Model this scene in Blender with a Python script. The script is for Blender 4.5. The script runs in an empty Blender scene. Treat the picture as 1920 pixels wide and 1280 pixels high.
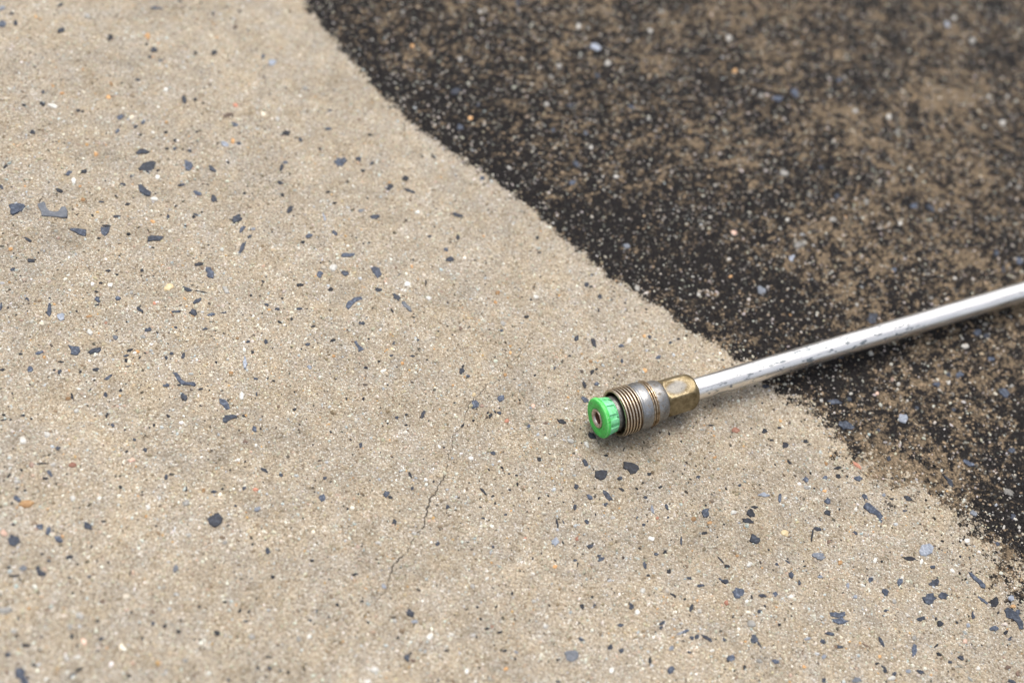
import bpy, math, random
import numpy as np
from mathutils import Vector, Matrix
from mathutils.geometry import tessellate_polygon

SC = bpy.context.scene
random.seed(7)
RNG = np.random.default_rng(11)
MM = 0.001
R = math.radians

# ------------------------------------------------------------------ camera
FPX, DELTA, ROLL, DIST = 2200.0, R(52.0), R(16.3), 0.5520
CAM_POS = np.array([0.0, -DIST * math.cos(DELTA), DIST * math.sin(DELTA)])
FWD = np.array([0.0, math.cos(DELTA), -math.sin(DELTA)])
_up = np.array([0.0, math.sin(DELTA), math.cos(DELTA)])
_rt = np.array([1.0, 0.0, 0.0])
RT = _rt * math.cos(ROLL) + _up * math.sin(ROLL)
UP = -_rt * math.sin(ROLL) + _up * math.cos(ROLL)
cam_data = bpy.data.cameras.new('camera')
cam = bpy.data.objects.new('camera', cam_data)
SC.collection.objects.link(cam)
cam.matrix_world = Matrix(((RT[0], UP[0], -FWD[0], CAM_POS[0]), (RT[1], UP[1], -FWD[1], CAM_POS[1]),
                           (RT[2], UP[2], -FWD[2], CAM_POS[2]), (0, 0, 0, 1)))
cam_data.sensor_width = 36.0
cam_data.lens = FPX / 1920.0 * 36.0
cam_data.clip_start = 0.01
cam_data.clip_end = 200.0
cam_data.dof.use_dof = True
cam_data.dof.focus_distance = 0.520
cam_data.dof.aperture_fstop = 4.5
SC.camera = cam

# ------------------------------------------------------------------ sky, sun, exposure
SUN_EL, SUN_AZ = R(72.0), R(-15.0)          # azimuth from +Y towards +X
world = bpy.data.worlds.new('World')
SC.world = world
world.use_nodes = True
wn, wl = world.node_tree.nodes, world.node_tree.links
wn.clear()
sky = wn.new('ShaderNodeTexSky')
sky.sky_type = 'NISHITA'
sky.sun_disc = False
sky.sun_elevation = SUN_EL
sky.sun_rotation = SUN_AZ
sky.dust_density = 6.0
sky.air_density = 0.9
hsv = wn.new('ShaderNodeHueSaturation')
hsv.inputs['Saturation'].default_value = 0.42      # overcast: most of the blue is gone
bg = wn.new('ShaderNodeBackground')
bg.inputs['Strength'].default_value = 0.15
wo = wn.new('ShaderNodeOutputWorld')
wl.new(sky.outputs[0], hsv.inputs['Color'])
wl.new(hsv.outputs[0], bg.inputs['Color'])
wl.new(bg.outputs[0], wo.inputs['Surface'])
sun_data = bpy.data.lights.new('sun', 'SUN')
sun_data.energy = 0.55
sun_data.angle = R(45.0)
sun_data.color = (1.0, 0.955, 0.89)
sun = bpy.data.objects.new('sun', sun_data)
SC.collection.objects.link(sun)
_sd = Vector((math.sin(SUN_AZ) * math.cos(SUN_EL), math.cos(SUN_AZ) * math.cos(SUN_EL), math.sin(SUN_EL)))
sun.rotation_euler = _sd.to_track_quat('Z', 'Y').to_euler()
SC.view_settings.view_transform = 'Standard'
SC.view_settings.look = 'None'
SC.view_settings.gamma = 1.0
SC.view_settings.exposure = 0.92
SC.view_settings.use_curve_mapping = False


# ------------------------------------------------------------------ helpers
def at(px, py, z=0.0):
    """place on the ground (height z) that a photo pixel looks at"""
    px = np.asarray(px, float); py = np.asarray(py, float)
    v = (FWD[None, :] + RT[None, :] * ((px.reshape(-1, 1) - 960) / FPX) - UP[None, :] * ((py.reshape(-1, 1) - 640) / FPX))
    t = (z - CAM_POS[2]) / v[:, 2:3]
    p = CAM_POS[None, :] + v * t
    return p[0] if px.ndim == 0 else p


def to_px(x, y, z=0.0):
    d = np.stack([x - CAM_POS[0], y - CAM_POS[1], np.zeros_like(x) + z - CAM_POS[2]], -1)
    w = d @ FWD
    w = np.where(w < 0.02, 0.02, w)
    return 960 + FPX * (d @ RT) / w, 640 - FPX * (d @ UP) / w


def _hash(ix, iy, seed):
    n = (ix.astype(np.int64) * 374761393 + iy.astype(np.int64) * 668265263 + seed * 974634541) & 0xFFFFFFFF
    n = ((n ^ (n >> 13)) * 1274126177) & 0xFFFFFFFF
    n = n ^ (n >> 16)
    return (n & 0xFFFF) / 65535.0


def vnoise(x, y, size, seed):
    """value noise 0..1, feature size in metres"""
    u, v = x / size, y / size
    ix, iy = np.floor(u), np.floor(v)
    fx, fy = u - ix, v - iy
    fx = fx * fx * (3 - 2 * fx); fy = fy * fy * (3 - 2 * fy)
    ix = ix.astype(np.int64); iy = iy.astype(np.int64)
    a = _hash(ix, iy, seed); b = _hash(ix + 1, iy, seed)
    c = _hash(ix, iy + 1, seed); d = _hash(ix + 1, iy + 1, seed)
    return (a * (1 - fx) + b * fx) * (1 - fy) + (c * (1 - fx) + d * fx) * fy


PITS = [(1141, 203, 2.3, 3.0), (1198, 135, 2.6, 2.0), (976, 219, 1.3, 1.4), (1048, 128, 1.3, 1.3), (1076, 133, 0.9, 1.0),
        (1900, 500, 1.8, 1.8), (1380, 600, 0.9, 1.0), (1622, 896, 1.0, 1.3), (1150, 508, 0.9, 1.0), (1655, 913, 1.6, 1.2),
        (1020, 855, 0.8, .8), (640, 1140, 1.2, 1.0), (135, 140, 2.0, 1.0), (205, 295, 2.6, 0.9), (127, 455, 2.0, 1.0)]
PIT_XY = [(at(p[0], p[1]), p[2] * MM, p[3] * MM) for p in PITS]


def height(x, y):
    h = (vnoise(x, y, 0.055, 3) - .5) * 1.1 * MM + (vnoise(x, y, 0.016, 5) - .5) * 0.5 * MM + (vnoise(x, y, 0.006, 6) - .5) * 0.35 * MM
    for c, r, dep in PIT_XY:
        d2 = ((x - c[0]) ** 2 + (y - c[1]) ** 2) / (r * r)
        h = h - dep * np.exp(-d2 * d2 * 0.7)
    return h


SMUDGES_AND_SHADE = [(130, 450, 70, 34, .5), (350, 868, 80, 30, .5), (1290, 1010, 90, 34, .5), (1195, 832, 95, 24, .75), (1100, 812, 40, 22, .6), (150, 145, 45, 26, .4), (205, 292, 34, 18, .6),
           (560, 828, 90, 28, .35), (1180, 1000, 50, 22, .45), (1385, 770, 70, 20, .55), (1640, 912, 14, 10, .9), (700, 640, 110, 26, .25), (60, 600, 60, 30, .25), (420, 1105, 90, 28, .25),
           (1500, 880, 60, 30, .3), (940, 420, 80, 26, .2), (270, 130, 60, 26, .3), (1130, 1130, 70, 26, .3), (1010, 745, 60, 18, .3)]  # dirt smudges; the entries under the nozzle paint its contact shadow


def smudge_and_shade(x, y):
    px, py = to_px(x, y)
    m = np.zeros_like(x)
    for cx, cy, rx, ry, a in SMUDGES_AND_SHADE:
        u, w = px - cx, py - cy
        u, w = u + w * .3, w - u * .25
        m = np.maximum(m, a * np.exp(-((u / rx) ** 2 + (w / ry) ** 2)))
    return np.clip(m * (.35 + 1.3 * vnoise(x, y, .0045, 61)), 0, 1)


def patchy(x, y):
    """uneven tone of the washed mortar"""
    l = 1 + .09 * (vnoise(x, y, .060, 81) - .5) + .12 * (vnoise(x, y, .013, 82) - .5) + .20 * (vnoise(x, y, .0042, 83) - .5)
    w = .03 * (vnoise(x, y, .030, 84) - .5) + .10 * (vnoise(x, y, .006, 85) - .5)
    return np.stack([l * (1 + w * .5), l, l * (1 - w)], -1)


EDGE_PX = [(330, -520), (440, -280), (500, -120), (548, -30), (575, 15), (640, 90), (700, 165), (745, 205), (800, 250), (850, 285), (900, 322),
           (950, 355), (1000, 398), (1060, 450), (1110, 492), (1180, 545), (1250, 588), (1310, 630), (1360, 655), (1395, 680),
           (1440, 712), (1490, 750), (1530, 790), (1572, 845), (1640, 885), (1740, 918), (1800, 975), (1860, 1030),
           (1905, 1090), (1950, 1150), (2080, 1290), (2300, 1560)]
EDGE = np.array([at(*p)[:2] for p in EDGE_PX])
for _ in range(2):                                   # smooth the sweep of the spray fan
    EDGE = np.vstack([EDGE[:1], np.stack([EDGE[:-1] * .75 + EDGE[1:] * .25, EDGE[:-1] * .25 + EDGE[1:] * .75], 1).reshape(-1, 2), EDGE[-1:]])


def stain_sd(x, y):
    """signed distance to the washed edge in mm, positive inside the dirty film"""
    best = np.full(x.shape, 1e9)
    sgn = np.ones(x.shape)
    for i in range(len(EDGE) - 1):
        a, b = EDGE[i], EDGE[i + 1]
        d = b - a
        t = ((x - a[0]) * d[0] + (y - a[1]) * d[1]) / (d @ d)
        if 0 < i < len(EDGE) - 2:
            t = np.clip(t, 0, 1)
        elif i == 0:
            t = np.minimum(t, 1)
        else:
            t = np.maximum(t, 0)
        ex, ey = x - (a[0] + t * d[0]), y - (a[1] + t * d[1])
        dd = ex * ex + ey * ey
        cr = d[0] * (y - a[1]) - d[1] * (x - a[0])
        m = dd < best
        best = np.where(m, dd, best)
        sgn = np.where(m, np.sign(cr), sgn)
    return np.sqrt(best) * sgn * 1000.0


def ragged(x, y):
    """how ragged the washed edge is: crisp along the top, broken towards the lower right"""
    px, py = to_px(x, y)
    return np.clip((px - 1350) / 350.0, 0, 1)


def link(name, mesh, mat=None, parent=None):
    o = bpy.data.objects.new(name, mesh)
    SC.collection.objects.link(o)
    if mat is not None:
        mesh.materials.append(mat)
    if parent is not None:
        o.parent = parent
    return o


def mesh_np(name, verts, faces_flat, nper, smooth=True):
    """fast mesh: faces_flat is (F, nper) int array"""
    me = bpy.data.meshes.new(name)
    F = len(faces_flat)
    me.vertices.add(len(verts)); me.vertices.foreach_set('co', np.ascontiguousarray(verts, np.float32).ravel())
    me.loops.add(F * nper); me.loops.foreach_set('vertex_index', np.ascontiguousarray(faces_flat, np.int32).ravel())
    me.polygons.add(F)
    me.polygons.foreach_set('loop_start', np.arange(0, F * nper, nper, dtype=np.int32))
    me.polygons.foreach_set('use_smooth', np.full(F, smooth, bool))
    me.update(calc_edges=True)
    return me


def attr_f(me, name, vals):
    a = me.attributes.new(name, 'FLOAT', 'POINT')
    a.data.foreach_set('value', np.ascontiguousarray(vals, np.float32))


def attr_c(me, name, cols):
    a = me.attributes.new(name, 'FLOAT_COLOR', 'POINT')
    c = np.ones((len(cols), 4), np.float32); c[:, :3] = cols
    a.data.foreach_set('color', c.ravel())


class NT:
    """small node-tree helper"""
    def __init__(self, name):
        self.m = bpy.data.materials.new(name)
        self.m.use_nodes = True
        self.t = self.m.node_tree
        self.n = self.t.nodes
        self.b = self.n['Principled BSDF']

    def node(self, kind, **kw):
        nd = self.n.new(kind)
        for k, v in kw.items():
            setattr(nd, k, v)
        return nd

    def set(self, sock, v):
        if isinstance(v, bpy.types.NodeSocket):
            self.t.links.new(v, sock)
        elif isinstance(v, (tuple, list)) and len(v) == 3 and len(sock.default_value) == 4:
            sock.default_value = (*v, 1)
        else:
            sock.default_value = v

    def bsdf(self, **kw):
        for k, v in kw.items():
            self.set(self.b.inputs[k.replace('_', ' ')], v)

    def coord(self, scale=(1, 1, 1), out='Object'):
        tc = self.node('ShaderNodeTexCoord')
        mp = self.node('ShaderNodeMapping')
        mp.inputs['Scale'].default_value = scale
        self.t.links.new(tc.outputs[out], mp.inputs['Vector'])
        return mp.outputs[0]

    def noise(self, vec, scale, detail=2.0, rough=0.5, out=0):
        nd = self.node('ShaderNodeTexNoise')
        self.set(nd.inputs['Vector'], vec)
        nd.inputs['Scale'].default_value = scale
        nd.inputs['Detail'].default_value = detail
        nd.inputs['Roughness'].default_value = rough
        return nd.outputs[out]

    def voronoi(self, vec, scale, feature='F1'):
        nd = self.node('ShaderNodeTexVoronoi', feature=feature)
        self.set(nd.inputs['Vector'], vec)
        nd.inputs['Scale'].default_value = scale
        return nd.outputs

    def math(self, op, a, b=0.0, c=0.0, clamp=False):
        nd = self.node('ShaderNodeMath', operation=op, use_clamp=clamp)
        self.set(nd.inputs[0], a); self.set(nd.inputs[1], b)
        if len(nd.inputs) > 2:
            self.set(nd.inputs[2], c)
        return nd.outputs[0]

    def step(self, v, lo, hi, a=0.0, b=1.0):
        nd = self.node('ShaderNodeMapRange', interpolation_type='SMOOTHSTEP')
        self.set(nd.inputs[0], v)
        nd.inputs[1].default_value = lo; nd.inputs[2].default_value = hi
        nd.inputs[3].default_value = a; nd.inputs[4].default_value = b
        return nd.outputs[0]

    def mix(self, f, a, b, blend='MIX'):
        nd = self.node('ShaderNodeMix', data_type='RGBA', blend_type=blend)
        self.set(nd.inputs[0], f); self.set(nd.inputs[6], a); self.set(nd.inputs[7], b)
        return nd.outputs[2]

    def ramp(self, f, stops, interp='LINEAR'):
        nd = self.node('ShaderNodeValToRGB')
        cr = nd.color_ramp
        cr.interpolation = interp
        while len(cr.elements) < len(stops):
            cr.elements.new(0.5)
        for e, (p, c) in zip(cr.elements, stops):
            e.position = p; e.color = (*c, 1)
        self.set(nd.inputs[0], f)
        return nd.outputs[0]

    def attr(self, name, out='Fac'):
        nd = self.node('ShaderNodeAttribute', attribute_name=name)
        return nd.outputs[out]

    def bump(self, h, strength, dist, normal=None):
        nd = self.node('ShaderNodeBump')
        nd.inputs['Strength'].default_value = strength
        nd.inputs['Distance'].default_value = dist
        self.set(nd.inputs['Height'], h)
        if normal is not None:
            self.set(nd.inputs['Normal'], normal)
        return nd.outputs[0]


# ------------------------------------------------------------------ ground material
def ground_material():
    t = NT('washed_and_dirty_concrete')
    v = t.coord()
    big = t.noise(v, 28.0, 3.0, .55)
    mid = t.noise(v, 160.0, 3.0, .6)
    fine = t.noise(v, 900.0, 3.0, .65)
    vf = t.voronoi(v, 1250.0)
    sep = t.node('ShaderNodeSeparateColor'); t.set(sep.inputs[0], vf['Color'])
    grain = t.ramp(sep.outputs[0], [(0, (0.132, 0.105, 0.075)), (.2, (0.247, 0.205, 0.151)), (.45, (0.327, 0.277, 0.206)), (.7, (0.351, 0.327, 0.271)),
                                    (.88, (0.457, 0.432, 0.374)), (.97, (0.598, 0.581, 0.533)), (1, (0.316, 0.218, 0.121))])
    mortar = t.mix(t.step(fine, .3, .7), (0.149, 0.122, 0.089), (0.362, 0.310, 0.235))
    clean = t.mix(t.math('MULTIPLY', t.step(vf['Distance'], .62, .30), .8), mortar, grain)
    dirt = t.math('MULTIPLY', t.step(big, .45, .70), t.step(mid, .35, .65))
    clean = t.mix(t.math('MULTIPLY', dirt, .36), clean, (0.141, 0.122, 0.092))
    sm = t.math('MULTIPLY', t.math('MULTIPLY', t.attr('smudge_and_shade'), .65), t.step(t.noise(v, 600.0, 3.0, .7), .35, .62))
    clean = t.mix(sm, clean, (0.066, 0.057, 0.043))  # darkened for dirt smudges and the painted shadow below the nozzle
    lm = t.node('ShaderNodeMix', data_type='RGBA', blend_type='MULTIPLY')
    lm.inputs[0].default_value = 1.0
    t.set(lm.inputs[6], clean); t.set(lm.inputs[7], t.attr('patch', 'Color'))
    clean = lm.outputs[2]
    # film of dirt and algae, black-brown with tan places where it has gone thin
    thin = t.math('ADD', t.attr('tan'), t.math('MULTIPLY', t.math('SUBTRACT', t.noise(v, 950.0, 4.0, .75), .5), .75))
    film = t.mix(t.step(thin, .50, .68), t.mix(t.step(fine, .3, .7), (.0045, .0045, .005), (.022, .0195, .018)),
                 t.mix(t.step(fine, .3, .7), (.055, .042, .027), (.21, .158, .103)))
    sd = t.attr('sd'); rag = t.attr('rag')
    n1 = t.math('SUBTRACT', t.noise(v, 560.0, 4.0, .75), .5)
    e = t.math('ADD', sd, t.math('MULTIPLY', n1, t.math('ADD', 13.0, t.math('MULTIPLY', rag, 62.0))))
    mask = t.step(e, -0.5, 0.7)
    col = t.mix(mask, clean, film)
    t.bsdf(Base_Color=col, Roughness=.85)
    t.b.inputs['Specular IOR Level'].default_value = .08
    hgt = t.math('ADD', t.math('MULTIPLY', vf['Distance'], -1.0), t.math('MULTIPLY', fine, .8))
    t.set(t.b.inputs['Normal'], t.bump(hgt, .7, .0005))
    return t.m


def vcol_material(name, rough, spec=.35):
    t = NT(name)
    v = t.coord()
    c = t.attr('tint', 'Color')
    m = t.step(t.noise(v, 1500.0, 2.0, .6), .25, .75, .80, 1.15)
    nd = t.node('ShaderNodeVectorMath', operation='SCALE')
    t.set(nd.inputs[0], c); t.set(nd.inputs['Scale'], m)
    t.bsdf(Base_Color=nd.outputs[0], Roughness=rough)
    t.b.inputs['Specular IOR Level'].default_value = spec
    return t.m


# ------------------------------------------------------------------ ground sheet
def axis_coords(lo, hi, step, far):
    core = np.arange(lo, hi + step * .5, step)
    out_a, out_b, s, a, b = [], [], step, lo, core[-1]
    while b < far:
        s *= 1.32
        a -= s; b += s
        out_a.append(a); out_b.append(b)
    return np.array(out_a[::-1] + list(core) + out_b)


gx = axis_coords(-0.40, 0.36, 0.0016, 60.0)
gy = axis_coords(-0.27, 0.50, 0.0016, 60.0)
GX, GY = np.meshgrid(gx, gy)
flatx, flaty = GX.ravel(), GY.ravel()
near = (np.abs(flatx) < 1.5) & (np.abs(flaty) < 1.5)
gz = np.where(near, height(flatx, flaty), 0.0)
nx, ny = len(gx), len(gy)
idx = np.arange(nx * ny).reshape(ny, nx)
quads = np.stack([idx[:-1, :-1], idx[:-1, 1:], idx[1:, 1:], idx[1:, :-1]], -1).reshape(-1, 4)
gme = mesh_np('concrete_ground', np.stack([flatx, flaty, gz], 1), quads, 4)
sd_all = stain_sd(flatx, flaty)


def tan_bias(x, y, sd):
    """where the film is thin and the tan mortar shows: little just behind the washed edge, more towards the upper right"""
    px, py = to_px(x, y)
    b = .10 * ragged(x, y) * np.exp(-((sd - 4) / 17.0) ** 2) - 0.045 + 0.055 * np.clip((sd - 12) / 70.0, 0, 1)
    for cx, cy, rx, ry, amp in [(1780, 170, 150, 45, .16), (1500, 100, 130, 30, .10), (1560, 240, 110, 40, .11), (1350, 300, 90, 40, .09),
                                (1700, 420, 180, 60, .06), (1850, 330, 90, 50, .07), (1780, 720, 150, 100, .10), (1620, 760, 90, 50, .05), (1480, 500, 70, 60, .05),
                                (1350, 20, 160, 22, .10), (1000, 80, 80, 25, .06), (760, 105, 60, 25, .07), (1650, 870, 80, 50, .12),
                                (1740, 900, 100, 40, .1), (1200, 270, 60, 40, .04), (1300, 480, 120, 50, -.06), (1200, 400, 140, 40, -.06),
                                (1560, 740, 60, 40, -.07), (1880, 960, 70, 60, -.05), (1500, 690, 90, 40, -.05)]:
        b = b + amp * np.exp(-(((px - cx) / rx) ** 2 + ((py - cy) / ry) ** 2))
    return b


def edge_noise(x, y):
    r = ragged(x, y)
    return ((vnoise(x, y, .0032, 20) - .5) * (5 + 18 * r) + (vnoise(x, y, .0075, 21) - .5) * (2.5 + 12 * r) + (vnoise(x, y, .026, 22) - .5) * (1.2 + 9 * r))


def thinness(x, y, sd):
    return vnoise(x, y, .021, 41) * .11 + vnoise(x, y, .0080, 43) * .13 + vnoise(x, y, .0036, 42) * .21 + vnoise(x, y, .0015, 44) * .40 + tan_bias(x, y, sd) * 1.1 + (vnoise(x, y, .042, 47) - .5) * .07 + .052


attr_f(gme, 'sd', sd_all + edge_noise(flatx, flaty))
attr_f(gme, 'rag', ragged(flatx, flaty))
attr_c(gme, 'patch', patchy(flatx, flaty))
attr_f(gme, 'smudge_and_shade', smudge_and_shade(flatx, flaty))
attr_f(gme, 'tan', thinness(flatx, flaty, sd_all))
ground = link('concrete_ground', gme, ground_material())
ground['kind'] = 'structure'
ground['label'] = 'concrete slab, pressure washed to pale tan on one side and black with dirt on the other'

# ------------------------------------------------------------------ stone chips and pebbles set in the concrete
# tile origin in photo pixels, then (x, y, length, width, angle, colour) in thirds of a photo pixel
T00 = """12 50 40 25 0 l;65 78 30 16 10 d;12 137 45 35 0 b;88 130 30 24 20 d;340 30 35 18 35 d;345 175 45 25 20 d;622 215 50 24 80 d;885 48 60 16 0 b;
1010 5 30 12 0 b;865 280 35 30 60 d;845 322 26 20 0 d;902 342 26 18 0 b;1205 297 36 30 0 d;1100 295 24 14 0 d;1350 62 22 14 0 d;1200 75 24 20 40 d;1480 318 30 22 90 b;
1535 352 50 40 0 l;1325 152 30 24 0 n;775 452 30 14 0 d;827 250 20 14 0 d;1035 563 42 32 -45 b;1098 562 22 20 0 d;135 590 28 18 0 d;237 582 34 28 -30 d;440 622 24 16 0 d;
465 627 20 14 0 d;242 515 24 20 0 b;675 660 40 28 30 b;763 714 24 18 0 d;805 688 28 22 0 b;660 740 26 22 0 b;790 757 26 10 0 d;932 745 22 16 0 d;185 742 30 26 90 d;
988 790 28 18 0 d;985 838 28 16 0 b;940 838 20 12 0 d;1065 850 26 16 0 b;1282 915 28 14 -30 d;1265 812 46 38 0 l;1310 797 26 24 90 o;1342 810 32 14 0 b;
1320 705 36 26 0 b;1285 652 52 20 15 n;1325 597 26 22 0 r;1610 752 38 28 0 d;1690 785 24 22 0 d;1845 725 30 20 0 b;1855 620 24 16 0 d;1905 915 50 40 90 b;1605 914 32 14 0 b;
1583 946 38 20 60 b;1575 1030 36 18 -20 b;1590 1098 22 20 0 d;1845 1083 22 16 0 d;1375 1092 18 18 0 d;1205 1122 38 34 -80 d;1113 1092 52 20 -20 b;1630 1180 42 24 40 b;
1332 1235 60 40 15 b;1825 1225 60 14 -75 l;470 967 40 26 10 d;385 977 40 22 20 b;742 994 26 24 0 b;688 1040 36 18 -10 d;335 1075 38 22 -30 d;570 1135 32 14 0 b;
718 1150 32 18 0 d;660 1220 38 16 0 d;520 1212 22 14 0 d;540 868 28 24 0 o;600 1275 50 14 0 d;945 1222 30 16 90 b;10 1055 30 18 -40 b;30 940 26 20 60 d;1105 1210 30 12 -15 b;
1020 1045 44 14 5 d;295 595 50 26 -10 w;740 660 30 24 0 c;610 545 28 22 0 o;625 470 22 26 0 o;298 480 20 22 0 o;450 1050 18 16 0 o;468 1122 26 22 0 o;490 90 30 26 0 w;860 745 18 14 0 w;
1715 495 28 24 0 w;1560 672 28 24 0 w;935 505 30 24 0 w;470 520 24 22 0 c;830 205 36 30 0 o;885 1000 26 24 0 w;870 1122 40 24 0 w;860 1248 28 20 0 o;415 1020 28 30 0 w;1480 645 28 24 0 c"""
T10 = """10 905 40 30 0 b;172 920 26 18 20 b;120 962 28 16 -45 d;97 893 34 30 0 d;362 1005 34 28 -20 d;272 1053 40 34 30 d;385 1073 70 16 -20 b;112 1185 32 20 0 l;188 1220 50 24 0 b;
650 1207 58 22 -20 d;518 878 44 14 -45 d;793 1000 32 24 70 b;805 1033 16 12 0 d;455 880 16 14 0 d;430 1192 26 24 0 w;1428 262 64 36 -15 l;645 513 60 30 0 b;668 715 38 34 0 b;770 590 24 18 0 b;
990 20 40 24 90 b;1290 595 34 26 0 b;1375 747 22 20 0 b;1190 735 28 22 0 b;725 662 28 24 -40 o;1800 63 34 34 0 w;1500 353 40 38 0 w;1225 372 40 26 0 w;1405 830 28 26 0 w;1620 762 24 24 0 w;
1545 997 34 20 0 w;945 945 34 24 -20 w;670 335 30 28 0 w;1155 588 36 24 0 w;1180 432 34 28 0 w;345 68 24 24 0 w;780 68 24 24 0 w;1335 145 40 26 70 c;1740 170 30 26 0 w;1300 1030 40 26 0 b;
30 905 10 10 0 d;400 258 20 22 0 o;1440 425 36 30 0 b;1630 605 30 24 0 b;1320 925 30 30 0 b"""
T20 = """260 213 38 38 0 w;1630 233 40 36 90 w;535 558 60 28 -10 b;630 525 50 36 80 b;440 540 40 28 0 w;865 1107 30 26 0 b;1300 1160 46 30 -20 b;1395 1170 70 24 -35 b;1030 1140 34 34 0 c;
840 1240 36 36 0 w;1160 660 36 30 0 w;1800 690 44 36 0 c;775 945 30 24 0 b;570 975 60 36 -10 c;875 455 26 24 0 b;1525 105 30 26 0 w;1485 142 36 24 -40 l;295 398 24 24 0 o;910 440 30 24 0 w;
970 625 36 30 0 w;1720 545 30 26 0 w;1825 545 26 26 0 w;1205 745 30 26 0 w;1275 950 26 24 0 w;710 1100 28 26 0 w;590 1235 26 24 0 w;1225 1255 28 24 0 w;1890 1055 40 26 0 w"""
T01 = """557 62 18 14 0 d;870 62 80 36 5 b;160 72 52 14 -25 b;175 188 60 18 -5 d;1360 12 44 20 45 b;1405 52 34 16 45 b;1360 118 80 22 60 b;1735 48 36 26 0 b;
1702 82 24 20 0 d;1882 33 36 24 -45 b;1425 10 26 20 0 l;1118 205 46 24 20 d;1183 255 62 44 -55 b;1800 265 32 32 0 b;1862 347 28 26 0 d;1692 322 42 20 10 d;1478 300 18 14 0 d;608 243 34 12 -5 d;
656 262 22 12 0 d;75 237 28 22 0 b;800 240 22 18 90 d;567 312 24 16 0 d;542 360 20 14 0 d;950 333 50 38 35 y;1052 346 48 24 -30 b;1130 360 60 8 -12 d;550 403 32 30 0 b;547 434 28 10 10 d;
665 396 30 22 0 b;868 422 22 16 90 r;155 406 26 24 90 b;275 465 62 28 85 b;5 450 50 20 85 b;342 503 50 42 0 l;788 460 44 18 -35 b;1108 413 48 24 35 b;992 472 46 14 5 b;1088 478 50 30 -15 d;
1190 488 46 22 0 b;1257 478 48 8 5 b;1188 530 28 10 0 d;595 533 20 12 0 r;833 572 32 26 0 b;884 587 14 14 0 d;988 560 22 14 0 b;648 615 34 26 0 l;1155 568 30 14 20 b;1500 430 26 14 0 b;
1560 456 28 18 0 b;1680 457 42 12 5 b;1640 513 16 16 0 d;1573 528 30 14 -40 d;1760 555 28 12 15 d;1395 641 30 14 15 b;1495 640 24 24 0 b;1870 633 30 18 0 d;1730 654 30 16 0 b;
535 690 75 30 30 b;222 702 44 18 20 b;115 708 22 16 0 d;730 688 38 16 30 d;710 718 44 12 10 b;708 744 20 20 0 d;343 752 32 12 0 d;172 795 42 26 85 b;12 797 32 16 0 d;335 812 32 22 90 b;
537 798 40 26 0 d;610 842 46 18 35 b;965 705 22 20 0 b;935 730 26 16 -30 b;1030 720 36 20 80 d;785 728 16 16 0 d;722 778 30 8 0 b;1420 702 20 18 0 d;1378 760 70 24 -80 l;1437 850 22 18 0 b;
935 888 34 22 0 b;1035 952 46 32 -80 b;1262 988 65 32 -50 b;1127 906 28 14 0 d;1375 1055 22 20 0 d;1432 1128 30 30 0 b;1380 1198 26 20 0 n;593 940 28 26 0 b;678 915 18 16 0 d;405 950 34 16 -70 d;
382 962 28 22 0 o;130 1054 28 16 0 d;177 1074 20 12 0 d;20 1080 36 10 10 d;632 1113 26 20 0 b;600 1052 28 18 90 d;945 1055 22 20 0 d;1130 1000 16 14 0 d;1657 1020 20 20 0 d;1443 935 26 8 90 b;
755 1188 20 18 0 b;713 1257 18 14 0 d;815 1245 30 20 90 b;328 1240 26 24 0 b;805 610 34 20 0 w;430 1028 26 26 0 w;1875 225 40 40 0 w;1270 350 50 26 -50 w;1740 785 34 20 -60 l;775 695 22 20 0 o;
1335 622 18 16 0 o;1875 722 20 18 0 o;500 498 32 18 10 o;60 123 26 24 0 o;620 320 30 24 0 w;1360 945 44 30 90 w;1820 225 30 26 0 c;235 540 28 26 0 c;130 1195 44 36 0 w;265 1165 36 26 0 w;
1185 830 28 16 0 c;520 318 24 20 0 w;740 360 22 22 0 w;505 588 36 30 0 w;1300 815 24 20 0 o;530 858 14 12 0 d;1410 380 16 14 0 d;452 810 20 14 0 d;1505 848 16 14 0 d;1890 850 10 10 0 d"""
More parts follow.
